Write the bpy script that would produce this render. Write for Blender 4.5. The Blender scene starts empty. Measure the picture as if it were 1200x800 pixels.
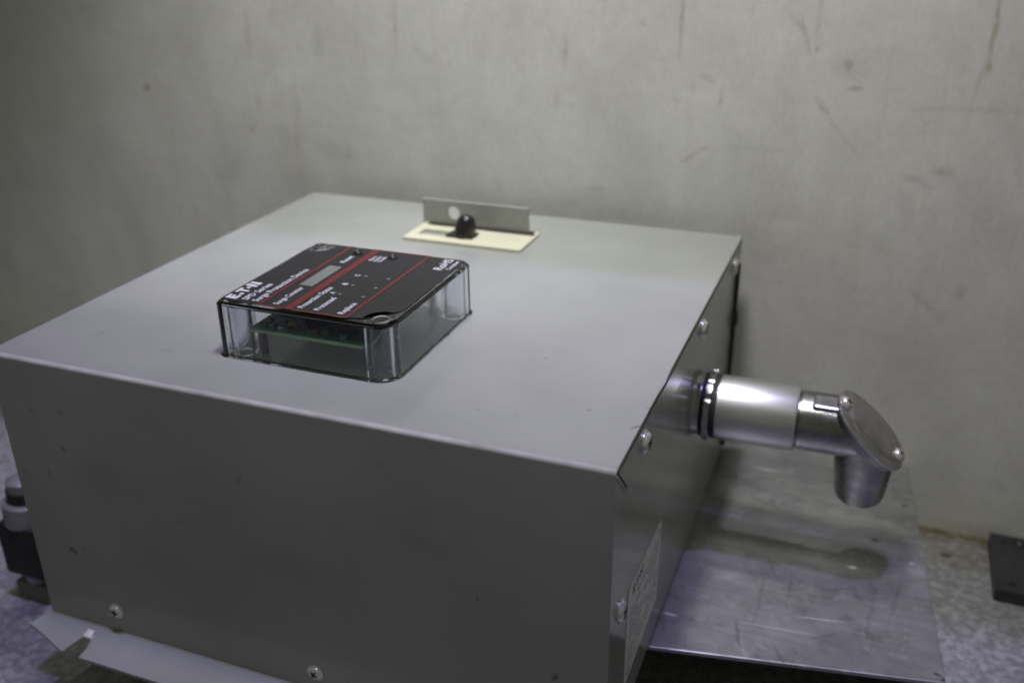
import bpy, bmesh, math, random
from mathutils import Vector, Matrix

random.seed(4)
sc = bpy.context.scene
C = sc.collection

# ------------------------------------------------------------------ camera
CAM = Vector((0.3497, -0.2728, 0.3161))
PITCH, YAW, ROLL, FPX = 1.14510, 0.37270, -0.01090, 1141.6
CAMROT = (Matrix.Rotation(YAW, 3, 'Z') @ Matrix.Rotation(PITCH, 3, 'X') @ Matrix.Rotation(ROLL, 3, 'Z'))
cd = bpy.data.cameras.new('camera'); cam = bpy.data.objects.new('camera', cd); C.objects.link(cam)
cam.matrix_world = Matrix.Translation(CAM) @ CAMROT.to_4x4()
cd.sensor_width = 36.0; cd.lens = FPX / 1200 * 36; cd.clip_start = 0.01; cd.clip_end = 50
cd.dof.use_dof = True; cd.dof.focus_distance = 0.378; cd.dof.aperture_fstop = 7.6
sc.camera = cam

# ------------------------------------------------------------------ world, lamps, exposure
w = bpy.data.worlds.new('World'); sc.world = w; w.use_nodes = True
bg = w.node_tree.nodes['Background']
bg.inputs[0].default_value = (1.0, 1.03, 0.72, 1); bg.inputs[1].default_value = 0.120

def lamp(name, loc, target, size, power, col, spread=180):
    l = bpy.data.lights.new(name, 'AREA'); l.shape = 'DISK'; l.size = size; l.energy = power; l.color = col; l.spread = math.radians(spread)
    o = bpy.data.objects.new(name, l); C.objects.link(o); o.location = loc
    o.rotation_euler = (Vector(target) - Vector(loc)).to_track_quat('-Z', 'Y').to_euler()
    return o
def spot(name, loc, target, size, power, col, cone, blend):
    l = bpy.data.lights.new(name, 'SPOT'); l.shadow_soft_size = size; l.energy = power; l.color = col
    l.spot_size = math.radians(cone); l.spot_blend = blend
    o = bpy.data.objects.new(name, l); C.objects.link(o); o.location = loc
    o.rotation_euler = (Vector(target) - Vector(loc)).to_track_quat('-Z', 'Y').to_euler()
spot('work_lamp', (0.235, 0.012, 0.70), (0.162, 0.285, 0.14), 0.045, 8.2, (0.995, 0.99, 0.985), 75, 0.60)
lamp('room_lamp', (0.30, 0.008, 2.50), (0.2, 0.10, 0.1), 0.05, 22.0, (0.51, 0.45, 1.0))
for lx in (-0.03, 0.09, 0.21):      # fill spots added overhead to brighten the rear of the cover
    spot('rear_fill', (lx, 0.247, 0.885), (lx, 0.243, 0.0), 0.02, 8.2, (0.97, 0.985, 1.0), 34, 0.9)

sc.view_settings.view_transform = 'Standard'; sc.view_settings.look = 'None'
sc.view_settings.exposure = 0.0; sc.view_settings.gamma = 1.0
sc.cycles.use_denoising = True; sc.cycles.denoising_input_passes = 'RGB_ALBEDO'
sc.cycles.max_bounces = 14; sc.cycles.transmission_bounces = 12; sc.cycles.glossy_bounces = 6

def on(u, v, ax, val):
    """photo pixel -> point on the plane axis = val"""
    d = CAMROT @ Vector(((u - 600) / FPX, -(v - 400) / FPX, -1.0))
    return CAM + d * ((val - CAM[ax]) / d[ax])

W, D, H = 0.28, 0.2666, 0.1411
YW, ZF = 0.287, -0.043
EN0, ST0 = (W / 2, D / 2, 0), (0.2, 0.19, ZF)      # base points of the enclosure and of the stand

# ------------------------------------------------------------------ materials
class N:
    def __init__(s, name):
        s.m = bpy.data.materials.new(name); s.m.use_nodes = True
        s.t = s.m.node_tree; s.b = s.t.nodes['Principled BSDF']; s.co = None
    def n(s, ty, **kw):
        x = s.t.nodes.new(ty)
        for k, v in kw.items(): setattr(x, k, v)
        return x
    def l(s, a, b): s.t.links.new(a, b)
    def coord(s):
        if s.co is None: s.co = s.n('ShaderNodeTexCoord').outputs['Object']
        return s.co
    def scaled(s, sx, sy, sz):
        mp = s.n('ShaderNodeMapping'); mp.inputs['Scale'].default_value = (sx, sy, sz)
        s.l(s.coord(), mp.inputs['Vector']); return mp.outputs[0]
    def noise(s, scale, detail=4, rough=0.55, vec=None, dist=0.0):
        x = s.n('ShaderNodeTexNoise'); x.inputs['Scale'].default_value = scale
        x.inputs['Detail'].default_value = detail; x.inputs['Roughness'].default_value = rough
        x.inputs['Distortion'].default_value = dist
        s.l(vec or s.coord(), x.inputs['Vector']); return x.outputs['Fac']
    def rng(s, v, a, b, c, d):
        x = s.n('ShaderNodeMapRange'); x.clamp = True
        for i, q in enumerate((a, b, c, d)): x.inputs[1 + i].default_value = q
        s.l(v, x.inputs[0]); return x.outputs[0]
    def math(s, op, a, b):
        x = s.n('ShaderNodeMath', operation=op)
        for i, q in enumerate((a, b)):
            if isinstance(q, (int, float)): x.inputs[i].default_value = q
            else: s.l(q, x.inputs[i])
        return x.outputs[0]
    def mix(s, f, a, b):
        x = s.n('ShaderNodeMix', data_type='RGBA')
        for i, q in ((0, f), (6, a), (7, b)):
            if isinstance(q, (int, float)): x.inputs[i].default_value = q
            elif isinstance(q, tuple): x.inputs[i].default_value = q + (1,)
            else: s.l(q, x.inputs[i])
        return x.outputs[2]
    def bump(s, h, strength, dist=0.001):
        x = s.n('ShaderNodeBump'); x.inputs['Strength'].default_value = strength
        x.inputs['Distance'].default_value = dist; s.l(h, x.inputs['Height'])
        s.l(x.outputs[0], s.b.inputs['Normal'])
    def set(s, col=None, rough=None, metal=None):
        for k, v in (('Base Color', col), ('Roughness', rough), ('Metallic', metal)):
            if v is None: continue
            if isinstance(v, tuple): s.b.inputs[k].default_value = v + (1,)
            elif isinstance(v, (int, float)): s.b.inputs[k].default_value = v
            else: s.l(v, s.b.inputs[k])
        return s.m
    def stains(s, lst, wob=0.004, nscale=90):
        """list of (centre, ra, rb, angle, strength, plane) -> mask; worn shapes at fixed places"""
        nz = s.n('ShaderNodeTexNoise'); nz.inputs['Scale'].default_value = nscale; nz.inputs['Detail'].default_value = 3
        s.l(s.coord(), nz.inputs['Vector'])
        sub = s.n('ShaderNodeVectorMath', operation='SUBTRACT'); s.l(nz.outputs['Color'], sub.inputs[0]); sub.inputs[1].default_value = (0.5,) * 3
        scl = s.n('ShaderNodeVectorMath', operation='SCALE'); s.l(sub.outputs[0], scl.inputs[0]); scl.inputs['Scale'].default_value = wob
        add = s.n('ShaderNodeVectorMath', operation='ADD'); s.l(s.coord(), add.inputs[0]); s.l(scl.outputs[0], add.inputs[1])
        acc = None
        for c, ra, rb, ang, st, pl in lst:
            mp = s.n('ShaderNodeMapping', vector_type='TEXTURE'); mp.inputs['Location'].default_value = c
            if pl == 'xz': mp.inputs['Rotation'].default_value = (0, ang, 0); mp.inputs['Scale'].default_value = (ra, 100, rb)
            elif pl == 'xy': mp.inputs['Rotation'].default_value = (0, 0, ang); mp.inputs['Scale'].default_value = (ra, rb, 100)
            else: mp.inputs['Rotation'].default_value = (ang, 0, 0); mp.inputs['Scale'].default_value = (100, ra, rb)
            s.l(add.outputs[0], mp.inputs[0])
            ln = s.n('ShaderNodeVectorMath', operation='LENGTH'); s.l(mp.outputs[0], ln.inputs[0])
            k = s.rng(ln.outputs['Value'], 0.35, 1.0, st, 0.0)
            acc = k if acc is None else s.math('MAXIMUM', acc, k)
        brk = s.rng(s.noise(nscale * 3, 3), 0.3, 0.6, 0.45, 1.0)
        return s.math('MULTIPLY', acc, brk)

def px_stain(lst, ax, val, pl, gain=1.0, fat=1.0, off=(0, 0, 0)):
    out = []
    for u, v, ra, rb, ang, st in lst:
        c = on(u, v, ax, val); k = (c - CAM).length / FPX
        out.append((tuple(c - Vector(off)), max(ra, 3.0) * k * fat if fat > 1 else ra * k, max(rb, 3.0) * k * fat if fat > 1 else rb * k, math.radians(ang), st * gain, pl))
    return out

def simple(name, col, rough=0.5, metal=0.0, var=0.12, scale=60, bump=0.0, bscale=600):
    a = N(name); f = a.rng(a.noise(scale), 0.3, 0.7, 0, 1)
    a.set(a.mix(f, tuple(c * (1 - var) for c in col), tuple(min(1, c * (1 + var)) for c in col)),
          a.rng(a.noise(scale * 2.3), 0.3, 0.7, max(0.02, rough - 0.06), rough + 0.06), metal)
    if bump: a.bump(a.noise(bscale, 2), bump, 0.0004)
    return a.m

def make_paint():
    a = N('grey_enamel')
    base = (0.305, 0.314, 0.296)
    f = a.rng(a.noise(14, 5), 0.35, 0.7, 0, 1)
    col = a.mix(f, tuple(c * 0.92 for c in base), tuple(c * 1.07 for c in base))
    dust = a.rng(a.noise(170, 4, 0.7), 0.66, 0.78, 0, 0.15)
    col = a.mix(dust, col, (0.50, 0.49, 0.46))
    fr = px_stain([(86, 645, 7, 4, 30, .9), (97, 642, 5, 2, 0, .35), (75, 527, 5, 4, 0, .4), (36, 482, 5, 5, 0, .3), (69, 483, 8, 4, 40, .25),
                   (30, 552, 5, 4, 0, .35), (58, 553, 4, 7, 20, .25), (280, 562, 3, 9, 30, .4), (448, 545, 5, 3, 0, .3), (650, 792, 4, 10, 25, .8),
                   (500, 640, 40, 18, 10, .10), (120, 560, 60, 40, 0, .12), (330, 660, 60, 30, 0, .10), (560, 700, 3, 5, 0, .5), (212, 610, 3, 4, 0, .4)], 1, 0, 'xz', off=EN0)
    tp = px_stain([(195, 411, 12, 5, 0, .18), (690, 480, 5, 4, 0, .3), (560, 480, 4, 3, 0, .3), (604, 485, 3, 2, 0, .4), (745, 500, 3, 10, -40, .6), (760, 478, 2, 8, -40, .5),
                   (390, 470, 5, 3, 0, .22), (120, 390, 6, 4, 0, .2), (640, 420, 3, 3, 0, .3), (300, 258, 30, 4, 0, .12)], 2, H, 'xy', off=EN0)
    # stains on the front sheet and on the top sheet, each kept to its own face by the normal
    g = a.n('ShaderNodeNewGeometry'); sp = a.n('ShaderNodeSeparateXYZ'); a.l(g.outputs['True Normal'], sp.inputs[0])
    top = a.rng(sp.outputs[2], 0.5, 0.9, 0, 1); frn = a.rng(sp.outputs[1], -0.9, -0.5, 1, 0)
    m1 = a.math('MULTIPLY', a.stains(fr, 0.003, 160), frn); m2 = a.math('MULTIPLY', a.stains(tp, 0.003, 160), top)
    col = a.mix(a.math('MAXIMUM', m1, m2), col, (0.035, 0.035, 0.03))
    # gloss highlight along the front bend, painted into the colour
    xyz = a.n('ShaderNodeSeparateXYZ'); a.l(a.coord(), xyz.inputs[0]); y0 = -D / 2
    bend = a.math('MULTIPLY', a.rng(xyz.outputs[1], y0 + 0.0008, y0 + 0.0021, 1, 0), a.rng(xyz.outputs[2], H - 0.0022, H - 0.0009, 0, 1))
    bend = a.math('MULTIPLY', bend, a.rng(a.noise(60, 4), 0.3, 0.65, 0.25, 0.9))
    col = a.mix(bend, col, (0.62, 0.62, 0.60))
    a.set(col, a.rng(a.noise(35, 5), 0.3, 0.7, 0.14, 0.20), 0.0)
    a.bump(a.noise(26, 2), 0.06, 0.004)
    return a.m

def make_wall():
    a = N('painted_steel_wall')
    f = a.rng(a.noise(7, 6, 0.6), 0.3, 0.7, 0, 1)
    col = a.mix(f, (0.66, 0.65, 0.63), (0.78, 0.77, 0.75))
    brush = a.rng(a.noise(60, 4, 0.6, a.scaled(0.35, 1, 9)), 0.3, 0.7, 0, 0.10)
    col = a.mix(brush, col, (0.36, 0.35, 0.32))
    run = a.rng(a.noise(50, 4, 0.6, a.scaled(2.2, 1, 0.12)), 0.58, 0.78, 0, 0.22)
    col = a.mix(run, col, (0.40, 0.36, 0.29))
    grime = a.rng(a.noise(38, 6, 0.7, dist=0.6), 0.60, 0.78, 0, 0.26)
    col = a.mix(grime, col, (0.24, 0.23, 0.21))
    blot = a.rng(a.noise(16, 7, 0.72, a.scaled(1, 1, 0.7), 0.4), 0.40, 0.66, 0, 0.30)
    col = a.mix(blot, col, (0.33, 0.32, 0.30))
    grain = a.rng(a.noise(380, 3, 0.7, a.scaled(1, 1, 0.5)), 0.35, 0.65, 0, 0.13)
    col = a.mix(grain, col, (0.27, 0.26, 0.24))
    pale = a.rng(a.noise(30, 4, 0.6, a.scaled(1.0, 1, 1.6)), 0.64, 0.76, 0, 0.35)
    col = a.mix(pale, col, (0.74, 0.73, 0.70))
    grey = px_stain([(270, 188, 22, 26, 0, .30), (262, 205, 12, 8, 0, .35), (396, 178, 24, 10, 10, .40), (372, 52, 7, 14, 0, .35), (498, 66, 14, 6, 30, .35),
                     (525, 190, 18, 12, 0, .22), (753, 27, 5, 4, 0, .45), (660, 65, 4, 20, 0, .25), (830, 92, 9, 4, 30, .5), (995, 76, 6, 7, 0, .9), (995, 76, 18, 12, 0, .3),
                     (1107, 201, 9, 4, 0, .6), (1075, 213, 12, 5, 20, .45), (1062, 245, 8, 20, -20, .32), (1126, 343, 5, 8, 0, .6), (1082, 355, 22, 4, 38, .5), (700, 221, 12, 3, 0, .5),
                     (965, 127, 14, 2.5, 45, .65), (1160, 130, 40, 2.5, 0, .35), (1100, 127, 22, 2.5, -8, .3), (985, 158, 26, 2, 45, .35), (885, 175, 40, 2, 0, .22), (1170, 570, 14, 5, 12, .25),
                     (915, 300, 60, 8, 2, .12), (18, 95, 10, 8, 0, .2), (1030, 290, 10, 14, 0, .2), (1000, 340, 9, 6, 0, .2)], 1, YW, 'xz', 0.40, 1.5)
    col = a.mix(a.stains(grey, 0.005, 90), col, (0.13, 0.13, 0.125))
    rust = px_stain([(1166, 35, 3, 52, 0, .75), (1159, 80, 4, 7, 0, .8), (799, 25, 2.5, 42, 0, .6), (463, 28, 3, 30, 0, .4), (663, 60, 3, 22, 0, .4), (652, 115, 2.5, 18, 0, .25), (290, 40, 4, 26, 0, .3),
                     (172, 103, 4, 5, 0, .9), (944, 42, 3, 22, -20, .55), (935, 28, 12, 2.5, 50, .45), (845, 116, 3, 10, 0, .6), (1002, 104, 9, 2.5, -8, .8), (960, 20, 3, 30, 0, .3),
                     (815, 180, 20, 2.5, -35, .45), (295, 152, 5, 4, 0, .5), (958, 57, 3, 3, 0, .6), (420, 128, 4, 3, 0, .4), (1150, 90, 2, 40, 8, .3), (302, 115, 3, 18, -10, .25)], 1, YW, 'xz', 0.68, 1.25)
    # rusty dirt line where the wall meets the floor
    rust += [((0.45, YW, ZF), 0.5, 0.0045, 0, 0.95, 'xz'), ((0.43, YW, ZF + 0.004), 0.03, 0.012, 0, 0.35, 'xz')]
    col = a.mix(a.stains(rust, 0.0018, 90), col, (0.26, 0.185, 0.07))
    white = px_stain([(820, 112, 34, 7, 6, .5), (920, 265, 34, 6, 2, .6), (186, 84, 7, 9, 20, .5), (630, 18, 8, 3, 0, .5), (470, 120, 30, 14, 0, .3), (980, 262, 16, 8, 0, .3), (60, 85, 8, 5, 0, .3)], 1, YW, 'xz', 0.6, 1.2)
    col = a.mix(a.stains(white, 0.009, 110), col, (0.78, 0.77, 0.74))
    a.set(col, a.rng(a.noise(20), 0.3, 0.7, 0.42, 0.58), 0.0)
    a.bump(a.noise(18, 3), 0.12, 0.004)
    return a.m

def make_floor():
    a = N('galvanised_floor')
    f = a.rng(a.noise(230, 3, 0.6, dist=0.4), 0.42, 0.66, 0, 1)
    col = a.mix(f, (0.22, 0.22, 0.225), (0.40, 0.405, 0.42))
    f2 = a.rng(a.noise(110, 3, 0.6), 0.55, 0.72, 0, 0.6)
    col = a.mix(f2, col, (0.46, 0.47, 0.48))
    sm = a.rng(a.noise(34, 5, 0.65), 0.45, 0.7, 0, 0.5)
    col = a.mix(sm, col, (0.21, 0.21, 0.22))
    dirt = [((0.43, 0.283, ZF), 0.09, 0.012, 0, 0.7, 'xy'), ((0.425, 0.268, ZF), 0.035, 0.02, 0, 0.45, 'xy'), ((0.5, 0.286, ZF), 0.4, 0.0045, 0, 0.95, 'xy')]
    col = a.mix(a.stains(dirt, 0.01, 60), col, (0.16, 0.125, 0.06))
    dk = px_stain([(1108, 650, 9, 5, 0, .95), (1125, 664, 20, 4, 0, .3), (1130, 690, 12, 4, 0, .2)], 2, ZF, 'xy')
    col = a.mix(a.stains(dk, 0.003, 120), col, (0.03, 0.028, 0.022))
    a.set(col, a.rng(a.noise(200, 3), 0.3, 0.7, 0.38, 0.6), 0.25)
    return a.m

def make_plate_mat():
    a = N('worn_aluminium_sheet')
    f = a.rng(a.noise(22, 6, 0.65), 0.3, 0.7, 0, 1)
    col = a.mix(f, (0.20, 0.20, 0.205), (0.36, 0.36, 0.36))
    br = a.rng(a.noise(260, 3, 0.6, a.scaled(0.06, 1, 1)), 0.35, 0.7, 0, 0.4)
    col = a.mix(br, col, (0.17, 0.17, 0.17))
    sm = a.rng(a.noise(55, 5, 0.7, dist=1.0), 0.50, 0.72, 0, 0.7)
    col = a.mix(sm, col, (0.12, 0.12, 0.12))
    pl = a.rng(a.noise(80, 5, 0.7, dist=0.5), 0.58, 0.74, 0, 0.5)
    col = a.mix(pl, col, (0.48, 0.48, 0.48))
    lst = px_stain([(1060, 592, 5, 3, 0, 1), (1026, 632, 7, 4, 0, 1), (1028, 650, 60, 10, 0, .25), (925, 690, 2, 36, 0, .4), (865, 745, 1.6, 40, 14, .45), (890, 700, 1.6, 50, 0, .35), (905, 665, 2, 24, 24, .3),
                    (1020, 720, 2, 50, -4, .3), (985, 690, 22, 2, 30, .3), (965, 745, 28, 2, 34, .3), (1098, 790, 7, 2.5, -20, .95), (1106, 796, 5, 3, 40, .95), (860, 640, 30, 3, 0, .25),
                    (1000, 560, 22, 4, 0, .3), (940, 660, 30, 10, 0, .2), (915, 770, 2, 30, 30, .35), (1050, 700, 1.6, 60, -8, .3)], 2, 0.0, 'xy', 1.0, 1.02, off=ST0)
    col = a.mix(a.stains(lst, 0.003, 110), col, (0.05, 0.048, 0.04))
    li = px_stain([(785, 719, 9, 3, 0, 1), (998, 664, 6, 4, 0, .9), (1000, 560, 14, 6, 0, .5), (960, 725, 40, 1.6, 10, .5), (1068, 660, 4, 3, 0, .6), (905, 735, 60, 1.4, 5, .35), (900, 550, 20, 3, 0, .4)], 2, 0.0, 'xy', off=ST0)
    col = a.mix(a.stains(li, 0.002, 150), col, (0.85, 0.85, 0.85))
    a.set(col, a.rng(a.noise(70, 4), 0.3, 0.7, 0.36, 0.55), 0.55)
    a.bump(a.noise(300, 3, 0.6, a.scaled(0.05, 1, 1)), 0.12, 0.0003)
    return a.m

def make_metal(name, c0, c1, r0, r1, scale=40, stretch=(1, 1, 1), metal=1.0, bump=0.05):
    a = N(name); vec = a.scaled(*stretch)
    f = a.rng(a.noise(scale, 5, 0.6, vec), 0.3, 0.7, 0, 1)
    a.set(a.mix(f, c0, c1), a.rng(a.noise(scale * 1.7, 4, 0.6, vec), 0.3, 0.7, r0, r1), metal)
    a.bump(a.noise(scale * 12, 3, 0.6, vec), bump, 0.0004)
    return a.m

def make_clear():
    a = N('clear_polycarbonate')
    a.set((0.92, 0.935, 0.96), a.rng(a.noise(120, 4), 0.35, 0.75, 0.03, 0.13), 0.0)
    a.b.inputs['Transmission Weight'].default_value = 1.0; a.b.inputs['IOR'].default_value = 1.49
    return a.m

def make_label_black():
    a = N('black_printed_overlay')
    sm = a.rng(a.noise(60, 5, 0.65, dist=0.8), 0.45, 0.75, 0, 1)
    a.set(a.mix(sm, (0.009, 0.009, 0.011), (0.020, 0.020, 0.024)), a.rng(sm, 0, 1, 0.28, 0.5), 0.0)
    a.b.inputs['Specular IOR Level'].default_value = 0.35
    return a.m

M = dict(
    paint=make_paint(), wall=make_wall(), floor=make_floor(), plate=make_plate_mat(), clear=make_clear(), overlay=make_label_black(),
    alu=make_metal('brushed_aluminium_tube', (0.52, 0.52, 0.50), (0.68, 0.68, 0.65), 0.34, 0.46, 50, (0.15, 1, 1)),
    cast=make_metal('cast_zinc_elbow', (0.22, 0.215, 0.22), (0.34, 0.335, 0.33), 0.20, 0.34, 90, bump=0.25),
    lid=make_metal('worn_cast_lid', (0.40, 0.39, 0.37), (0.56, 0.55, 0.53), 0.30, 0.5, 110, bump=0.5),
    nickel=make_metal('nickel_screw', (0.66, 0.64, 0.58), (0.80, 0.78, 0.72), 0.2, 0.32, 200, metal=0.7),
    zinc=make_metal('bright_zinc_nut', (0.42, 0.43, 0.43), (0.56, 0.57, 0.57), 0.14, 0.24, 200),
    steel=make_metal('dull_steel', (0.22, 0.22, 0.24), (0.34, 0.34, 0.36), 0.4, 0.55, 120, metal=0.6),
    black=simple('black_plastic', (0.014, 0.013, 0.014), 0.28, var=0.2),
    blackmatt=simple('matt_black', (0.012, 0.012, 0.012), 0.65, var=0.2),
    blackmetal=simple('black_painted_metal', (0.028, 0.029, 0.034), 0.45, var=0.25, bump=0.15),
    cream=simple('cream_plastic', (0.56, 0.54, 0.42), 0.45, var=0.05),
    white=simple('white_print', (0.60, 0.60, 0.64), 0.5, var=0.03),
    red=simple('red_print', (0.12, 0.011, 0.013), 0.5, var=0.1),
    lcd=simple('grey_lcd_window', (0.17, 0.175, 0.16), 0.35, var=0.06),
    pcb=simple('green_solder_mask', (0.030, 0.21, 0.075), 0.35, var=0.25, scale=300),
    pcbedge=simple('pale_board_edge', (0.34, 0.62, 0.33), 0.6, var=0.1),
    amber=simple('amber_component', (0.42, 0.26, 0.03), 0.4),
    tin=make_metal('tin_solder', (0.6, 0.6, 0.6), (0.8, 0.8, 0.8), 0.2, 0.4, 300),
    sticker=simple('silver_sticker', (0.72, 0.72, 0.72), 0.42, var=0.06),
    ink=simple('dark_ink', (0.22, 0.22, 0.22), 0.5),
    band=simple('dark_grey_band', (0.13, 0.13, 0.12), 0.5),
    bare=simple('bare_torn_metal', (0.72, 0.72, 0.70), 0.4, 0.2, 0.15, 300),
    dark=simple('dark_recess', (0.01, 0.01, 0.01), 0.6),
)

# ------------------------------------------------------------------ mesh helpers
def link(name, bm, mat, parent=None, smooth=False, bevel=0.0, seg=2):
    me = bpy.data.meshes.new(name); bmesh.ops.recalc_face_normals(bm, faces=bm.faces); bm.to_mesh(me); bm.free()
    me.materials.append(M[mat] if isinstance(mat, str) else mat)
    o = bpy.data.objects.new(name, me); C.objects.link(o); o.parent = parent
    if smooth:
        for p in me.polygons: p.use_smooth = True
        me.set_sharp_from_angle(angle=math.radians(38))
    if bevel:
        b = o.modifiers.new('bevel', 'BEVEL'); b.width = bevel; b.segments = seg; b.limit_method = 'ANGLE'; b.angle_limit = math.radians(40)
    return o

def thing(name, label, cat, loc=(0, 0, 0), group=None):
    o = bpy.data.objects.new(name, None); C.objects.link(o); o.location = loc; o.empty_display_size = 0.02
    o['label'] = label; o['category'] = cat
    if group: o['group'] = group
    return o

def box(bm, a, b):
    x0, y0, z0 = a; x1, y1, z1 = b
    vs = [bm.verts.new(p) for p in ((x0,y0,z0),(x1,y0,z0),(x1,y1,z0),(x0,y1,z0),(x0,y0,z1),(x1,y0,z1),(x1,y1,z1),(x0,y1,z1))]
    for f in ((0,3,2,1),(4,5,6,7),(0,1,5,4),(1,2,6,5),(2,3,7,6),(3,0,4,7)): bm.faces.new([vs[i] for i in f])

def prism(bm, pts, h, axis=2, base=0.0, zf=None):
    """outline pts extruded along axis from base to base+h"""
    def P(q, t):
        if axis == 2: return (q[0], q[1], t)
        if axis == 1: return (q[0], t, q[1])
        return (t, q[0], q[1])
    n = len(pts)
    lo = [bm.verts.new(P(q, base + (zf(q) if zf else 0))) for q in pts]; hi = [bm.verts.new(P(q, base + h + (zf(q) if zf else 0))) for q in pts]
    for i in range(n):
        j = (i + 1) % n; bm.faces.new((lo[i], lo[j], hi[j], hi[i]))
    fs = [bm.faces.new(list(reversed(lo))), bm.faces.new(hi)]
    if n > 4: bmesh.ops.triangulate(bm, faces=fs)

def frame(axis):
    a = Vector(axis).normalized(); u = a.orthogonal().normalized(); return a, u, a.cross(u)

def lathe(bm, prof, origin, axis, seg=32, mod=None, ref=None):
    """prof: (distance along axis, radius); closes ends when radius is 0"""
    a = Vector(axis).normalized(); u = Vector(ref) if ref else a.orthogonal().normalized(); v = a.cross(u); o = Vector(origin)
    rings = []
    for k, (t, r) in enumerate(prof):
        if r == 0: rings.append([bm.verts.new(o + a * t)]); continue
        ring = []
        for i in range(seg):
            th = 2 * math.pi * i / seg; rr = r * (mod(k, i) if mod else 1)
            ring.append(bm.verts.new(o + a * t + (u * math.cos(th) + v * math.sin(th)) * rr))
        rings.append(ring)
    for A, B in zip(rings, rings[1:]):
        for i in range(seg):
            j = (i + 1) % seg
            if len(A) == 1 and len(B) == 1: continue
            if len(A) == 1: bm.faces.new((A[0], B[i], B[j]))
            elif len(B) == 1: bm.faces.new((A[i], B[0], A[j]))
            else: bm.faces.new((A[i], B[i], B[j], A[j]))

def rrect(x0, y0, x1, y1, radii, n=8):
    """radii for corners (x0,y0),(x1,y0),(x1,y1),(x0,y1), counter-clockwise outline"""
    out = []
    for (cx, cy, sx, sy, a0), r in zip(((x0, y0, 1, 1, 180), (x1, y0, -1, 1, 270), (x1, y1, -1, -1, 0), (x0, y1, 1, -1, 90)), radii):
        for i in range(n + 1):
            t = math.radians(a0 + 90 * i / n)
            out.append((cx + sx * r + r * math.cos(t), cy + sy * r + r * math.sin(t)))
    return out

def screw(name, parent, loc, axis, r=0.0043, h=0.0026, mat='nickel', slot=0.5):
    bm = bmesh.new(); a, u, v = frame(axis)
    lathe(bm, [(-0.002, 0), (-0.002, r * 1.22), (0.0006, r * 1.22), (0.0008, r), (h * 0.55, r * 0.96), (h * 0.85, r * 0.72), (h * 0.93, r * 0.45), (h * 0.55, r * 0.38), (h * 0.5, 0)], loc, axis, 24)
    o = link(name, bm, mat, parent, smooth=True)
    bm = bmesh.new(); L = Vector(loc)
    for t in (slot, slot + math.pi / 2):                           # cross recess
        d = (u * math.cos(t) + v * math.sin(t)); e = a.cross(d)
        q = [L + a * (h * 0.90) + d * s1 * r * 0.62 + e * s2 * r * 0.10 for s1, s2 in ((-1, -1), (1, -1), (1, 1), (-1, 1))]
        q2 = [p + a * h * 0.06 for p in q]
        A = [bm.verts.new(p) for p in q]; B = [bm.verts.new(p) for p in q2]
        for i in range(4): bm.faces.new((A[i], A[(i + 1) % 4], B[(i + 1) % 4], B[i]))
        bm.faces.new(A); bm.faces.new(B)
    link('screw_recess', bm, 'dark', o)
    return o

def text(body, size, mat, parent, mtx, name='lettering', bold=0.0, width=None, align='LEFT'):
    cu = bpy.data.curves.new(name, 'FONT'); cu.body = body; cu.size = size; cu.offset = bold; cu.extrude = 0.00004; cu.align_x = align
    cu.resolution_u = 3
    t = bpy.data.objects.new('tmp', cu); C.objects.link(t)
    me = bpy.data.meshes.new_from_object(t.evaluated_get(bpy.context.evaluated_depsgraph_get()))
    bpy.data.objects.remove(t); bpy.data.curves.remove(cu)
    if width and len(me.vertices):
        xs = [v.co.x for v in me.vertices]; k = width / (max(xs) - min(xs)); x0 = min(xs)
        for v in me.vertices: v.co.x = (v.co.x - x0) * k
    me.transform(mtx); me.name = name; me.materials.clear(); me.materials.append(M[mat])
    o = bpy.data.objects.new(name, me); C.objects.link(o); o.parent = parent
    return o

def struct(o): o['kind'] = 'structure'; return o

# ------------------------------------------------------------------ setting
bm = bmesh.new(); prism(bm, [(YW, ZF - 0.02), (YW + 0.012, ZF - 0.02), (YW + 0.012, 0.912), (0.128, 0.912), (0.128, 0.900), (YW, 0.900)], 2.0, 0, -0.95); struct(link('wall', bm, 'wall'))   # unseen ledge added overhead to block the room lamp near the wall
bm = bmesh.new(); box(bm, (-0.95, -0.75, ZF - 0.02), (1.05, YW - 0.0002, ZF)); struct(link('floor', bm, 'floor'))

# ------------------------------------------------------------------ aluminium stand below the enclosure
st = thing('sheet_metal_stand', 'scuffed bare aluminium sheet shelf that the grey enclosure rests on', 'shelf', (0.2, 0.19, ZF))
def part(bm, name, mat, parent, **k):
    for v in bm.verts: v.co -= parent.location
    return link(name, bm, mat, parent, **k)
TH = 0.0022
bm = bmesh.new()
prism(bm, [(0.012, 0.0400), (0.2787, 0.0785), (0.4069, 0.1015), (0.3887, YW - 0.0005), (0.012, YW - 0.0005)], TH, 2, -TH)
part(bm, 'shelf_sheet', 'plate', st, bevel=0.0006)
bm = bmesh.new(); prism(bm, [(0.4047, 0.1040), (0.4062, 0.1042), (0.3885, YW - 0.001), (0.3868, YW - 0.001)], -ZF - TH + 0.0004, 2, ZF - 0.0002); part(bm, 'side_skirt', 'plate', st)
bm = bmesh.new(); prism(bm, [(0.0130, 0.0420), (0.0148, 0.0422), (0.0148, YW - 0.001), (0.0130, YW - 0.001)], -ZF - TH + 0.0004, 2, ZF - 0.0002); part(bm, 'side_skirt', 'plate', st)

# ------------------------------------------------------------------ enclosure
en = thing('surge_enclosure', 'large grey painted sheet-metal enclosure lying on its back on the aluminium sheet', 'enclosure', (W / 2, D / 2, 0))
def epart(bm, name, mat, **k): return part(bm, name, mat, en, **k)
T = 0.0016
R = 0.0019
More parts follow.
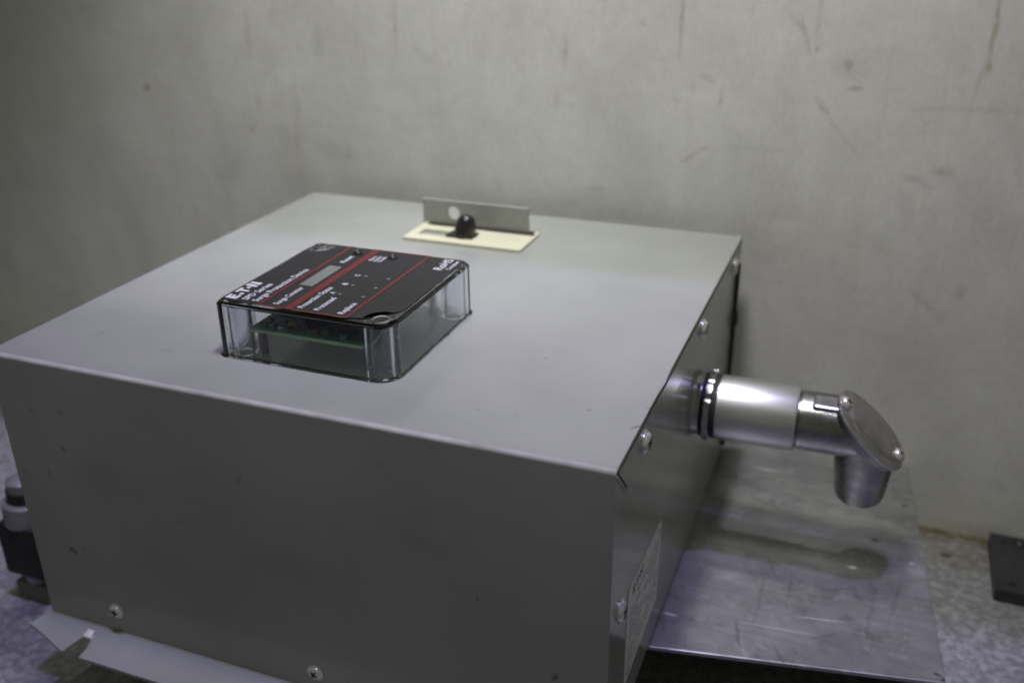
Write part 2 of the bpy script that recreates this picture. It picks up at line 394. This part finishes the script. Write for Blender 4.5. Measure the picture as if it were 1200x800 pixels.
# bent cover: front sheet and top sheet in one, profile in y-z
def arc(cy, cz, r, a0, a1, n=5): return [(cy + r * math.cos(math.radians(a0 + (a1 - a0) * i / n)), cz + r * math.sin(math.radians(a0 + (a1 - a0) * i / n))) for i in range(n + 1)]
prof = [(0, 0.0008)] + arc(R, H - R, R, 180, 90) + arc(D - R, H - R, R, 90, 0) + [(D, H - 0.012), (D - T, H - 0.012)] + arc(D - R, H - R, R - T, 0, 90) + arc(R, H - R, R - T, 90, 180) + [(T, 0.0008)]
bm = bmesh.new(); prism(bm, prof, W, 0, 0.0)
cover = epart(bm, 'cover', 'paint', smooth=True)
# slot for the switch lies under the cream plate; body walls
bm = bmesh.new(); box(bm, (W - 0.0032, 0.0030, 0.0006), (W - 0.0014, D - 0.001, H - 0.003)); epart(bm, 'side_panel', 'paint')
bm = bmesh.new(); box(bm, (0.0002, 0.0020, 0.0006), (0.0018, D - 0.001, H - 0.003)); epart(bm, 'side_panel', 'paint')
bm = bmesh.new(); box(bm, (0.0022, D - 0.0026, 0.0006), (W - 0.0036, D - 0.0010, H - 0.0126)); epart(bm, 'back_panel', 'paint')
bm = bmesh.new(); box(bm, (0.0022, 0.0022, 0.0), (W - 0.0036, D - 0.003, 0.0016)); epart(bm, 'base_panel', 'paint')
# folded side lips of the cover, mitred at the front corner
g = 0.0016
bm = bmesh.new(); prism(bm, [(0.0022, H - 0.0026), (0.0046, H - 0.0026), (0.0186, H - 0.0166), (0.0186, H - 0.0178), (0.0162, H - 0.0178)], 0.0007, 0, W - 0.0014); epart(bm, 'mitre_gap', 'dark')
bm = bmesh.new(); prism(bm, [(0.0030 + g, H - 0.0035), (0.0165 + g, H - 0.0170), (D - 0.003, H - 0.0170), (D - 0.003, H - 0.0035)], 0.0013, 0, W - 0.0013); epart(bm, 'side_lip', 'paint', bevel=0.0003)
bm = bmesh.new(); prism(bm, [(0.0012, 0.001), (0.0012, H - 0.0026), (0.0160, H - 0.0178), (0.0232, H - 0.0178), (0.0232, 0.001)], 0.0010, 0, W - 0.0012); epart(bm, 'side_lip', 'paint', bevel=0.0003)
bm = bmesh.new(); prism(bm, [(0.0008, H - 0.0030), (0.0160, H - 0.0182), (0.0164, H - 0.0176), (0.0013, H - 0.0024)], 0.0016, 0, W - 0.0012); epart(bm, 'mitre_edge', 'paint')
# dark strip at the rear corner
bm = bmesh.new(); box(bm, (W - 0.0030, D - 0.0012, 0.004), (W + 0.0004, D + 0.0030, 0.1240)); epart(bm, 'dark_strip', 'blackmatt', bevel=0.0005)
for z in (0.030, 0.086):
    bm = bmesh.new(); box(bm, (W - 0.0016, D - 0.0030, z), (W + 0.0016, D + 0.0036, z + 0.008)); epart(bm, 'strip_clip', 'blackmetal', bevel=0.0004)
# screws
o0 = en.location
for y, z, s in ((0.0408, 0.1300, 0.3), (0.153, 0.1303, 0.9), (0.2422, 0.1308, 0.5)): screw('screw', en, Vector((W, y, z)) - o0, (1, 0, 0), 0.0042, 0.0026, slot=s)
screw('screw', en, Vector((W - 0.0003, 0.0151, 0.0709)) - o0, (1, 0, 0), 0.0042, 0.0026, slot=0.2)
for x, z, s in ((0.0419, 0.0134, 0.6), (0.1497, 0.0112, 0.2), (0.2575, 0.0115, 0.4)): screw('screw', en, Vector((x, 0, z)) - o0, (0, -1, 0), 0.0032, 0.0021, slot=s)
# bottom mounting flange with its torn slot
bm = bmesh.new(); cols = []; FT = 0.0015
xs = [-0.0006, 0.003, 0.008, 0.013, 0.018, 0.0215] + [0.0235 + 0.0007 * i for i in range(19)] + [0.040, 0.048, 0.056, 0.064, 0.075, 0.09, 0.12, 0.16, 0.2, 0.24, W]
for x in xs:
    yf = -0.0112 - 0.0080 * min(1, (x + 0.0006) / 0.024) if x < 0.0245 else -0.0204
    xf = x - 0.003 * max(0, 1 - (x + 0.0006) / 0.015)
    if 0.0242 < x < 0.0345:                                   # torn-open slot
        k = (x - 0.0242) / 0.0103; yf = -0.0195 + 0.0118 * math.sin(math.pi * min(1, k * 1.0)) ** 0.45 + random.uniform(-0.0005, 0.0005)
    zc = 0.0012 * math.exp(-((x - 0.000) / 0.012) ** 2) - 0.0010 * math.exp(-((x - 0.020) / 0.008) ** 2) + 0.0012 * math.exp(-((x - 0.0285) / 0.003) ** 2) - 0.0008
    col_ = []
    for k in (0.0, 0.35, 0.7, 1.0):
        col_.append((x + (xf - x) * k, 0.0006 + (yf - 0.0006) * k, zc * k * k))
    cols.append(col_)
up = [[bm.verts.new((p[0], p[1], p[2] + 0.0011)) for p in c] for c in cols]; dn = [[bm.verts.new((p[0], p[1], p[2] + 0.0011 - FT)) for p in c] for c in cols]
for a_, b_, c_, d_ in zip(up, up[1:], dn, dn[1:]):
    for i in range(3): bm.faces.new((a_[i], b_[i], b_[i + 1], a_[i + 1])); bm.faces.new((c_[i], c_[i + 1], d_[i + 1], d_[i]))
    bm.faces.new((a_[3], b_[3], d_[3], c_[3])); bm.faces.new((a_[0], c_[0], d_[0], b_[0]))
for a_, c_ in ((up[0], dn[0]), (up[-1], dn[-1])):
    for i in range(3): bm.faces.new((a_[i], a_[i + 1], c_[i + 1], c_[i]))
epart(bm, 'mounting_flange', 'paint', smooth=True)
bm = bmesh.new()
lathe(bm, [(0, 0), (0, 0.0026), (0.0009, 0.0022), (0.0012, 0)], (0.0292, -0.0070, 0.0012), (0.1, -0.4, 1), 12, mod=lambda k, i: 1 + 0.22 * math.sin(i * 2.1 + k)); epart(bm, 'torn_burr', 'bare', smooth=True)

# side nameplate sticker
LB = [(0.0325, 0.0175), (0.0890, 0.0215), (0.0912, 0.0632), (0.0325, 0.0672)]
npl = None
bm = bmesh.new(); prism(bm, [(0.0320, 0.0190), (0.0340, 0.0172), (0.0875, 0.0205), (0.0890, 0.0225), (0.0912, 0.0612), (0.0898, 0.0632), (0.0338, 0.0675), (0.0320, 0.0655)], 0.0003, 0, W - 0.00145)
npl = epart(bm, 'nameplate', 'sticker'); npl['label'] = 'silver nameplate sticker with small print'
def side_m(y, z): return Matrix.Translation(Vector((W - 0.00105, y, z)) - o0) @ Matrix(((0, 0, 1, 0), (1, 0, 0, 0), (0, 1, 0, 0), (0, 0, 0, 1)))
bm = bmesh.new()
rr = random.Random(2)
for i in range(8):
    z = 0.0545 - i * 0.0040; y = 0.0365
    while y < 0.0865:
        l = rr.uniform(0.004, 0.011)
        if rr.random() < 0.85: box(bm, (W - 0.00118, y, z), (W - 0.00105, min(y + l, 0.0868), z + 0.0007))
        y += l + 0.0018
ob = epart(bm, 'print_lines', 'ink'); ob.parent = npl; ob['kind'] = 'stuff'
text('E\u00b7T\u00b7N', 0.0055, 'ink', npl, side_m(0.040, 0.0592), bold=0.00012, width=0.016)
bm = bmesh.new(); lathe(bm, [(0, 0.0021), (0.0001, 0.0021), (0.0001, 0.0015), (0, 0.0015), (0, 0.0021)], (W - 0.00118, 0.0375, 0.0215), (1, 0, 0), 20); ob = epart(bm, 'round_mark', 'ink'); ob.parent = npl
bm = bmesh.new(); lathe(bm, [(0, 0.0016), (0.0001, 0.0016), (0.0001, 0.0010), (0, 0.0010), (0, 0.0016)], (W - 0.00118, 0.0868, 0.0585), (1, 0, 0), 20); ob = epart(bm, 'round_mark', 'ink'); ob.parent = npl

# switch opening on the top: cream plate with slot, black lever, upright drilled tab
PX0, PX1, PY0, PY1 = 0.1005, 0.1715, 0.1958, 0.2285
sx0, sx1, sy0, sy1 = 0.1060, 0.1400, 0.2045, 0.2135
bm = bmesh.new()
z0, z1 = H + 0.0001, H + 0.0017
for a, b in (((PX0, PY0), (PX1, sy0)), ((PX0, sy1), (PX1, PY1)), ((PX0, sy0), (sx0, sy1)), ((sx1, sy0), (PX1, sy1))):
    box(bm, (a[0], a[1], z0), (b[0], b[1], z1))
bmesh.ops.remove_doubles(bm, verts=bm.verts, dist=1e-6)
slotp = epart(bm, 'slot_plate', 'cream')
bm = bmesh.new(); lathe(bm, [(-0.001, 0), (-0.001, 0.0062), (0.0015, 0.0064), (0.0040, 0.0060), (0.0075, 0.0055), (0.0102, 0.0049), (0.0121, 0.0037), (0.0131, 0.0020), (0.0134, 0)], (0.1330, 0.2090, H + 0.0012), (0.17, 0.02, 1), 28)
epart(bm, 'switch_lever', 'black', smooth=True)
bm = bmesh.new(); box(bm, (0.1235, 0.2036, z1 - 0.0002), (0.1400, 0.2145, z1 + 0.0012)); epart(bm, 'lever_collar', 'black', bevel=0.0005)
# upright tab with a hole: a plate built round the hole
ty0, ty1 = 0.2252, 0.2272
tx0, tx1, tz0, tz1 = 0.0997, 0.1656, H + 0.0015, 0.1571
hx, hz, hr = 0.1192, 0.1500, 0.0040
bm = bmesh.new(); nseg = 32
def sq(t):
    c, s = math.cos(t), math.sin(t); k = 0.0055 / max(abs(c), abs(s)); return (hx + c * k, hz + s * k)
ang = [2 * math.pi * (i + 0.0) / nseg for i in range(nseg)]
hf = [[bm.verts.new((hx + hr * math.cos(t), y, hz + hr * math.sin(t))) for t in ang] for y in (ty0, ty1)]
sf = [[bm.verts.new((sq(t)[0], y, sq(t)[1])) for t in ang] for y in (ty0, ty1)]
for i in range(nseg):
    j = (i + 1) % nseg
    bm.faces.new((hf[0][i], hf[0][j], sf[0][j], sf[0][i])); bm.faces.new((hf[1][i], sf[1][i], sf[1][j], hf[1][j])); bm.faces.new((hf[0][i], hf[1][i], hf[1][j], hf[0][j]))
k = 0.0055
for a, b in (((tx0, tz0), (hx - k, tz1)), ((hx + k, tz0), (tx1, tz1)), ((hx - k, tz0), (hx + k, hz - k)), ((hx - k, hz + k), (hx + k, tz1))):
    box(bm, (a[0], ty0, a[1]), (b[0], ty1, b[1]))
bmesh.ops.remove_doubles(bm, verts=bm.verts, dist=1e-6)
tab = epart(bm, 'locking_tab', 'paint')
bm = bmesh.new(); box(bm, (0.1040, 0.2215, z1 - 0.0003), (tx1 + 0.0045, ty0 + 0.0002, z1 + 0.0002)); epart(bm, 'tab_opening', 'dark')
bm = bmesh.new(); box(bm, (tx0 + 0.001, ty0 + 0.0003, z1 - 0.0003), (tx1 + 0.003, ty1 + 0.0010, z1 + 0.0006)); epart(bm, 'tab_foot', 'blackmetal')

# ------------------------------------------------------------------ surge display module on the enclosure top
DX, DY, DW, DD, DH = 0.0980, 0.0310, 0.0820, 0.0815, 0.0250
dm = thing('surge_display_module', 'clear plastic box with black and red printed top and green circuit board inside', 'display module', (DX, DY, H))
t = 0.0026
out = rrect(0, 0, DW, DD, (0.0035, 0.0100, 0.0045, 0.0100))
inn = rrect(t, t, DW - t, DD - t, (0.0018, 0.0082, 0.0028, 0.0082))
bm = bmesh.new(); n = len(out); zb = 0.0002
of_ = [bm.verts.new((DW / 2 + (x - DW / 2) * 1.016, DD / 2 + (y - DD / 2) * 1.016, zb)) for x, y in out]; og_ = [bm.verts.new((DW / 2 + (x - DW / 2) * 1.016, DD / 2 + (y - DD / 2) * 1.016, 0.0010)) for x, y in out]
ob_ = [bm.verts.new((x, y, 0.0014)) for x, y in out]; om_ = [bm.verts.new((x, y, DH - 0.0013)) for x, y in out]
ot_ = [bm.verts.new((DW / 2 + (x - DW / 2) * 0.972, DD / 2 + (y - DD / 2) * 0.972, DH)) for x, y in out]
ib_ = [bm.verts.new((x, y, zb)) for x, y in inn]; it_ = [bm.verts.new((x, y, DH - 0.0024)) for x, y in inn]
for i in range(n):
    j = (i + 1) % n
    bm.faces.new((ob_[i], ob_[j], om_[j], om_[i])); bm.faces.new((om_[i], om_[j], ot_[j], ot_[i]))
    bm.faces.new((ib_[j], ib_[i], it_[i], it_[j])); bm.faces.new((of_[j], of_[i], ib_[i], ib_[j])); bm.faces.new((of_[i], of_[j], og_[j], og_[i])); bm.faces.new((og_[i], og_[j], ob_[j], ob_[i]))
bm.faces.new(ot_); bm.faces.new(list(reversed(it_)))
link('clear_case', bm, 'clear', dm, smooth=True)
# corner posts, tubes of the same plastic
for px, py, r in ((0.0082, 0.0082, 0.0056), (DW - 0.0086, 0.0086, 0.0062), (DW - 0.0082, DD - 0.0082, 0.0056), (0.0086, DD - 0.0086, 0.0062)):
    bm = bmesh.new(); lathe(bm, [(0.0003, r * 0.55), (0.0003, r), (DH - 0.0026, r), (DH - 0.0026, r * 0.55), (0.0003, r * 0.55)], (px, py, 0), (0, 0, 1), 28)
    link('corner_post', bm, 'clear', dm, smooth=True)
# printed overlay with two cut corners
zt = DH + 0.0001
ov = []
def edge(a, b, n, amp=0.00025):
    for i in range(n):
        k = i / n; x = a[0] + (b[0] - a[0]) * k; y = a[1] + (b[1] - a[1]) * k
        ov.append((x + random.uniform(-amp, amp), y + random.uniform(-amp, amp)))
def bite(cx, cy, r, a0, a1, n=9):
    for i in range(n + 1):
        q = math.radians(a0 + (a1 - a0) * i / n); ov.append((cx + r * math.cos(q), cy + r * math.sin(q)))
edge((0.0022, 0.0026), (0.0645, 0.0026), 24); bite(0.0757, 0.0058, 0.0078, 190, 80, 9); edge((0.0785, 0.0150), (0.0797, 0.0175), 2)
edge((0.0798, 0.0180), (0.0798, 0.0785), 14, 0.00012); edge((0.0798, 0.0790), (0.0170, 0.0790), 16); bite(0.0052, 0.0760, 0.0080, 10, -100, 9); edge((0.0026, 0.0660), (0.0022, 0.0030), 18, 0.00012)
bm = bmesh.new(); prism(bm, ov, 0.00025, 2, zt); ovl = link('printed_overlay', bm, 'overlay', dm)
zl = zt + 0.00029; rr = random.Random(5)
def strip(name, x0, y0, x1, y1, mat, parent=ovl, z=zl, h=0.00006):
    bm = bmesh.new(); box(bm, (x0, y0, z), (x1, y1, z + h)); return link(name, bm, mat, parent)
strip('red_line', 0.0200, 0.0022, 0.0216, 0.0796, 'red'); strip('red_line', 0.0330, 0.0022, 0.0365, 0.0796, 'red'); strip('red_line', 0.0608, 0.0022, 0.0622, 0.0796, 'red')
strip('red_line', 0.0217, 0.0018, 0.0329, 0.0030, 'red'); strip('red_line', 0.0366, 0.0018, 0.0607, 0.0030, 'red'); strip('red_line', 0.0366, 0.0786, 0.0607, 0.0796, 'red')
strip('counter_window', 0.0243, 0.0275, 0.0307, 0.0530, 'lcd')
def tm(x, y):   # text runs towards the back (+y), its foot towards +x
    return Matrix.Translation((x, y, zl + 0.00006)) @ Matrix(((0, -1, 0, 0), (1, 0, 0, 0), (0, 0, 1, 0), (0, 0, 0, 1)))
bm = bmesh.new()
def slab(y0, x0, y1, x1): box(bm, (x0, y0, zl), (x1, y1, zl + 0.00008))
bold = 0.00006
# wordmark: E, dot, T, dot, N in heavy capitals
X0, X1 = 0.0030, 0.0085
slab(0.0045, X0, 0.0062, X1); slab(0.0062, X0, 0.0086, X0 + 0.0013); slab(0.0062, X0 + 0.0021, 0.0082, X0 + 0.0034); slab(0.0062, X1 - 0.0013, 0.0086, X1)
slab(0.0094, X1 - 0.0022, 0.0111, X1 - 0.0004)
slab(0.0112, X0, 0.0162, X0 + 0.0014); slab(0.0129, X0 + 0.0014, 0.0145, X1)
slab(0.0164, X0 + 0.0020, 0.0181, X0 + 0.0037)
slab(0.0188, X0, 0.0204, X1); slab(0.0222, X0, 0.0238, X1)
q = [(X0, 0.0204), (X0, 0.0212), (X1, 0.0222), (X1, 0.0214)]
prism(bm, q, 0.00008, 2, zl)
link('wordmark', bm, 'white', ovl)
for s, x, y, wd, sz in (('SPD Series', 0.0137, 0.0050, 0.0190, 0.0044), ('Surge Protection Device', 0.0187, 0.0050, 0.0400, 0.0044), ('Surge Counter', 0.0286, 0.0050, 0.0200, 0.0040),
                        ('Reset', 0.0288, 0.0582, 0.0090, 0.0036), ('Protection Status', 0.0403, 0.0050, 0.0242, 0.0040), ('A', 0.0441, 0.0228, 0.0022, 0.0034), ('B', 0.0438, 0.0338, 0.0022, 0.0034), ('C', 0.0436, 0.0448, 0.0022, 0.0034),
                        ('Protected', 0.0478, 0.0050, 0.0142, 0.0040), ('Replace', 0.0588, 0.0050, 0.0118, 0.0040), ('Alarm', 0.0390, 0.0645, 0.0062, 0.0027), ('Enable/', 0.0414, 0.0645, 0.0070, 0.0025), ('Disable', 0.0438, 0.0645, 0.0070, 0.0025),
                        ('RoHS', 0.0745, 0.0640, 0.0140, 0.0062), ('Compliant', 0.0778, 0.0655, 0.0115, 0.0028)):
    text(s, sz, 'white', ovl, tm(x, y), bold=bold * (1 if sz > 0.003 else 0.5), width=wd)
def disc(name, x, y, r, mat, h=0.00012):
    bm = bmesh.new(); lathe(bm, [(0, 0), (0, r), (h, r), (h, 0)], (x, y, zl), (0, 0, 1), 16); return link(name, bm, mat, ovl)
for y in (0.0237, 0.0345, 0.0460): disc('indicator', 0.0466, y, 0.0008, 'lcd'); disc('indicator', 0.0575, y + 0.0003, 0.0008, 'lcd')
for x, y in ((0.0460, 0.0725), (0.0277, 0.0727)):
    bm = bmesh.new(); lathe(bm, [(0, 0), (0, 0.0024), (0.0005, 0.0023), (0.0007, 0.0019), (0.0004, 0.0016), (0.0004, 0)], (x, y, zl), (0, 0, 1), 20); link('push_button', bm, 'black', ovl, smooth=True)
# screw wells at the two cut corners
for x, y in ((0.0757, 0.0058), (0.0052, 0.0760)):
    bm = bmesh.new(); lathe(bm, [(0.0001, 0.0026), (0.0001, 0.0040), (0.0005, 0.0039), (0.0006, 0.0031), (0.0001, 0.0026)], (x, y, DH), (0, 0, 1), 28); rim = link('screw_well', bm, 'clear', dm, smooth=True)
    bm = bmesh.new(); lathe(bm, [(0, 0), (0, 0.0027), (0.00025, 0.0027), (0.00025, 0)], (x, y, DH + 0.0001), (0, 0, 1), 24); link('screw_head', bm, 'dark', rim)
# circuit board with components
bx0, bx1, by0, by1, bz = 0.0140, 0.0672, 0.0050, 0.0765, 0.0118
pb = None
bm = bmesh.new(); box(bm, (bx0, by0, bz), (bx1, by1, bz + 0.0002)); pb = link('circuit_board', bm, 'pcbedge', dm)
bm = bmesh.new(); box(bm, (bx0, by0 - 0.0002, bz + 0.0002), (bx1, by1, bz + 0.0015)); link('board_edge', bm, 'pcbedge', pb)
bm = bmesh.new(); box(bm, (bx0 + 0.0001, by0, bz + 0.00152), (bx1 - 0.0001, by1, bz + 0.0017)); link('solder_mask', bm, 'pcb', pb)
for i in range(46):
    x = rr.uniform(bx0 + 0.002, bx1 - 0.004); y = by0 + abs(rr.gauss(0.004, 0.012)) + 0.001
    if y > by1 - 0.005: continue
    s = rr.choice((0.0008, 0.0012, 0.0018)); bm = bmesh.new(); box(bm, (x, y, bz + 0.0016), (x + s * 1.7, y + s, bz + 0.0018 + s * rr.uniform(0.5, 1.3)))
    link('component', bm, rr.choice(('tin', 'black', 'pcb', 'pcb', 'pcb', 'amber')), pb)
for x, y, a, b, h, m_ in ((0.0290, 0.0100, 0.004, 0.003, 0.0022, 'amber'), (0.034, 0.016, 0.010, 0.007, 0.003, 'black'), (0.052, 0.012, 0.007, 0.005, 0.003, 'black'), (0.022, 0.030, 0.010, 0.030, 0.0055, 'blackmetal')):
    bm = bmesh.new(); box(bm, (x, y, bz + 0.0016), (x + a, y + b, bz + 0.0016 + h)); link('component', bm, m_, pb, bevel=0.0003)
# four board spacers standing on the enclosure
for x, y in ((0.0165, 0.010), (0.0640, 0.016), (0.0165, 0.072), (0.0640, 0.072)):
    bm = bmesh.new(); lathe(bm, [(0, 0), (0, 0.0018), (bz + 0.0001, 0.0018), (bz + 0.0001, 0)], (x, y, 0), (0, 0, 1), 14); link('board_spacer', bm, 'blackmetal', dm, smooth=True)

# ------------------------------------------------------------------ conduit stub and pulling elbow on the enclosure side
PY, PZ = 0.1731, 0.0803
cf = thing('conduit_elbow', 'metal conduit stub with lidded pulling elbow turning down beside the enclosure', 'conduit fitting', (W, PY, PZ))
def cpart(bm, name, mat, **k): return part(bm, name, mat, cf, **k)
A0 = (W, PY, PZ)
bm = bmesh.new()
lathe(bm, [(0.0022, 0.0120), (0.0022, 0.0176), (0.0028, 0.0184), (0.0056, 0.0184), (0.0060, 0.0174), (0.0060, 0.0120)], A0, (1, 0, 0), 96, mod=lambda k, i: (1.0 if (i % 8) < 5 or k in (0, 5) else 0.945), ref=(0, 0, 1))
cpart(bm, 'locknut', 'zinc', smooth=True)
bm = bmesh.new(); lathe(bm, [(-0.0030, 0.0120), (-0.0030, 0.0158), (0.0084, 0.0158), (0.0084, 0.0120)], A0, (1, 0, 0), 48); cpart(bm, 'thread_collar', 'zinc', smooth=True)
for t0, t1 in ((0.0004, 0.0021), (0.0061, 0.0077)):  # black rings put in for the shaded gaps either side of the locknut
    bm = bmesh.new(); lathe(bm, [(t0, 0.0120), (t0, 0.0166), (t1, 0.0166), (t1, 0.0120)], A0, (1, 0, 0), 48); cpart(bm, 'dark_gap_ring', 'blackmatt', smooth=True)
bm = bmesh.new(); lathe(bm, [(0.0078, 0.0120), (0.0078, 0.0158), (0.0086, 0.0165), (0.0462, 0.0165), (0.0470, 0.0160), (0.0470, 0.0130)], A0, (1, 0, 0), 64); cpart(bm, 'coupling_tube', 'alu', smooth=True)
# elbow: two arms cut by the slanting lid plane
XV = 0.3605; KS = 0.4392
ROLLX = Matrix.Translation(Vector((W, PY, PZ))) @ Matrix.Rotation(math.radians(13), 4, 'X') @ Matrix.Translation(-Vector((W, PY, PZ)))
def turned(b):
    for v in b.verts: v.co = ROLLX @ v.co
    return b
bm = bmesh.new()
lathe(bm, [(0.0440, 0.0), (0.0440, 0.0138), (0.0476, 0.0140), (0.0482, 0.0148), (0.14, 0.0152), (0.14, 0)], A0, (1, 0, 0), 56, ref=(0, 0, 1))
bmesh.ops.bisect_plane(bm, geom=bm.verts[:] + bm.edges[:] + bm.faces[:], plane_co=(KS / 2, PY, KS / 2), plane_no=(1, 0, 1), clear_outer=True)
bmesh.ops.holes_fill(bm, edges=[e for e in bm.edges if e.is_boundary])
b2 = bmesh.new()
lathe(b2, [(-0.06, 0), (-0.06, 0.0150), (0.012, 0.0150), (0.020, 0.0141), (0.0390, 0.0124), (0.0415, 0.0119), (0.0415, 0.0100), (0.0280, 0.0096), (0.0280, 0)], (XV, PY, PZ), (0, 0, -1), 56, ref=(1, 0, 0))
bmesh.ops.bisect_plane(b2, geom=b2.verts[:] + b2.edges[:] + b2.faces[:], plane_co=(KS / 2, PY, KS / 2), plane_no=(1, 0, 1), clear_outer=True)
bmesh.ops.holes_fill(b2, edges=[e for e in b2.edges if e.is_boundary])
bmesh.ops.recalc_face_normals(bm, faces=bm.faces); bmesh.ops.recalc_face_normals(b2, faces=b2.faces)
def limit(b):   # keep only the arm's own half so that the two arms meet in a mitre
    pass
oa = cpart(turned(bm), 'elbow_body', 'cast', smooth=True)
ob2 = cpart(turned(b2), 'elbow_outlet', 'cast', smooth=True)
# lid seat and lid, stadium outline lying in the slanting plane
ctr = Vector(((KS + XV - PZ) / 2 + 0.0008, PY, (KS - XV + PZ) / 2 + 0.0002)) + Vector((0.0, 0, 0)); ln = Vector((1, 0, 1)).normalized(); lu = Vector((1, 0, -1)).normalized(); lv = Vector((0, 1, 0))
def plate45(half, rad, lo, hi, grow=0.0, dome=0.0, dk=0.6):
    b = bmesh.new(); pts = []
    for i in range(48):
        t_ = 2 * math.pi * i / 48
        # rounded oval: long along the slope, tapering at both ends
        c, s = math.cos(t_), math.sin(t_)
        pts.append((math.copysign(abs(c) ** 0.86, c) * (half + grow), math.copysign(abs(s) ** 0.80, s) * (rad + grow)))
    rings = [(lo, 1.0), (hi - 0.0004, 1.0), (hi, 0.975)]
    if dome: rings += [(hi, dk), (hi + dome * 0.7, dk * 0.93), (hi + dome, dk * 0.82), (hi + dome * 1.1, dk * 0.5)]
    vs = [[b.verts.new(ctr + lu * p[0] * k + lv * p[1] * k + ln * h) for p in pts] for h, k in rings]
    for A, B in zip(vs, vs[1:]):
        for i in range(48): b.faces.new((A[i], A[(i + 1) % 48], B[(i + 1) % 48], B[i]))
    b.faces.new(vs[-1]); b.faces.new(list(reversed(vs[0])))
    return b
cpart(turned(plate45(0.0222, 0.0152, -0.0040, 0.0005)), 'lid_seat', 'cast', smooth=True)
lid = cpart(turned(plate45(0.0232, 0.0158, 0.0006, 0.0022, dome=0.0012, dk=0.74)), 'elbow_lid', 'lid', smooth=True)
for s in (-1, 1): screw('lid_screw', cf, ROLLX @ (ctr + lu * s * 0.0192 + ln * 0.0022) - cf.location, ROLLX.to_3x3() @ ln, 0.0030, 0.0024, slot=0.4 * s)
# little raised pad on the arm next to the lid
bm = bmesh.new(); box(bm, (0.3335, PY - 0.0070, PZ + 0.0105), (0.3475, PY + 0.0030, PZ + 0.0156)); cpart(turned(bm), 'cast_pad', 'cast', bevel=0.0012)

# ------------------------------------------------------------------ small things at the edges of the picture
def fitting(loc, label, s=1.0):
    f = thing('standing_knob', label, 'knob', loc)
    def lp(name, prof, mat, seg=28):
        bm = bmesh.new(); lathe(bm, [(a * s, r * s) for a, r in prof], (0, 0, 0), (0, 0, 1), seg); return link(name, bm, mat, f, smooth=True)
    lp('foot', [(0, 0), (0, 0.0160), (0.0105, 0.0160), (0.0110, 0.0155), (0.0110, 0)], 'band', 4)
    lp('neck', [(0.0105, 0), (0.0105, 0.0110), (0.0180, 0.0110), (0.0180, 0)], 'steel')
    lp('grip', [(0.0175, 0), (0.0175, 0.0178), (0.0185, 0.0184), (0.0490, 0.0184), (0.0500, 0.0178), (0.0500, 0)], 'blackmatt', 4)
    lp('collar', [(0.0495, 0), (0.0495, 0.0142), (0.0615, 0.0135), (0.0625, 0.0125), (0.0625, 0)], 'steel')
    lp('groove_ring', [(0.0620, 0), (0.0620, 0.0100), (0.0690, 0.0100), (0.0690, 0)], 'blackmatt')
    lp('cap', [(0.0685, 0), (0.0685, 0.0090), (0.0740, 0.0088), (0.0755, 0.0065), (0.0760, 0.0035), (0.0760, 0)], 'steel')
    return f
fitting((-0.0655, 0.0530, ZF), 'standing steel and black knob close beside the enclosure')
k2 = thing('black_fitting', 'low black block on the floor beyond the standing knob', 'block', (-0.145, 0.055, ZF))
bm = bmesh.new(); prism(bm, rrect(-0.030, -0.016, 0.020, 0.016, (0.004,) * 4, 4), 0.022, 2, 0.0); link('block_body', bm, 'blackmatt', k2, bevel=0.0012)
bm = bmesh.new(); lathe(bm, [(0.0218, 0), (0.0218, 0.008), (0.026, 0.0076), (0.0265, 0)], (-0.004, 0, 0), (0, 0, 1), 20); link('block_stud', bm, 'steel', k2, smooth=True)

bp = thing('black_slab', 'flat black metal plate with drilled holes lying against the wall', 'plate', (0.49, 0.258, ZF))
bm = bmesh.new(); prism(bm, rrect(-0.050, -0.0285, 0.055, 0.0280, (0.0015,) * 4, 3), 0.0080, 2, 0.0); link('slab_body', bm, 'blackmetal', bp, bevel=0.0010)
for x, y in ((-0.0405, -0.0205), (-0.0430, 0.0205), (0.03, -0.02)):
    bm = bmesh.new(); lathe(bm, [(0.0078, 0), (0.0078, 0.0021), (0.0082, 0.0020), (0.0082, 0)], (x, y, 0), (0, 0, 1), 16); link('drilled_hole', bm, 'dark', bp)
bm = bmesh.new(); lathe(bm, [(0.0078, 0), (0.0078, 0.0040), (0.0086, 0.0038), (0.0096, 0.0026), (0.0100, 0)], (-0.0335, 0.0225, 0), (0, 0, 1), 20); link('rivet', bm, 'blackmetal', bp, smooth=True)
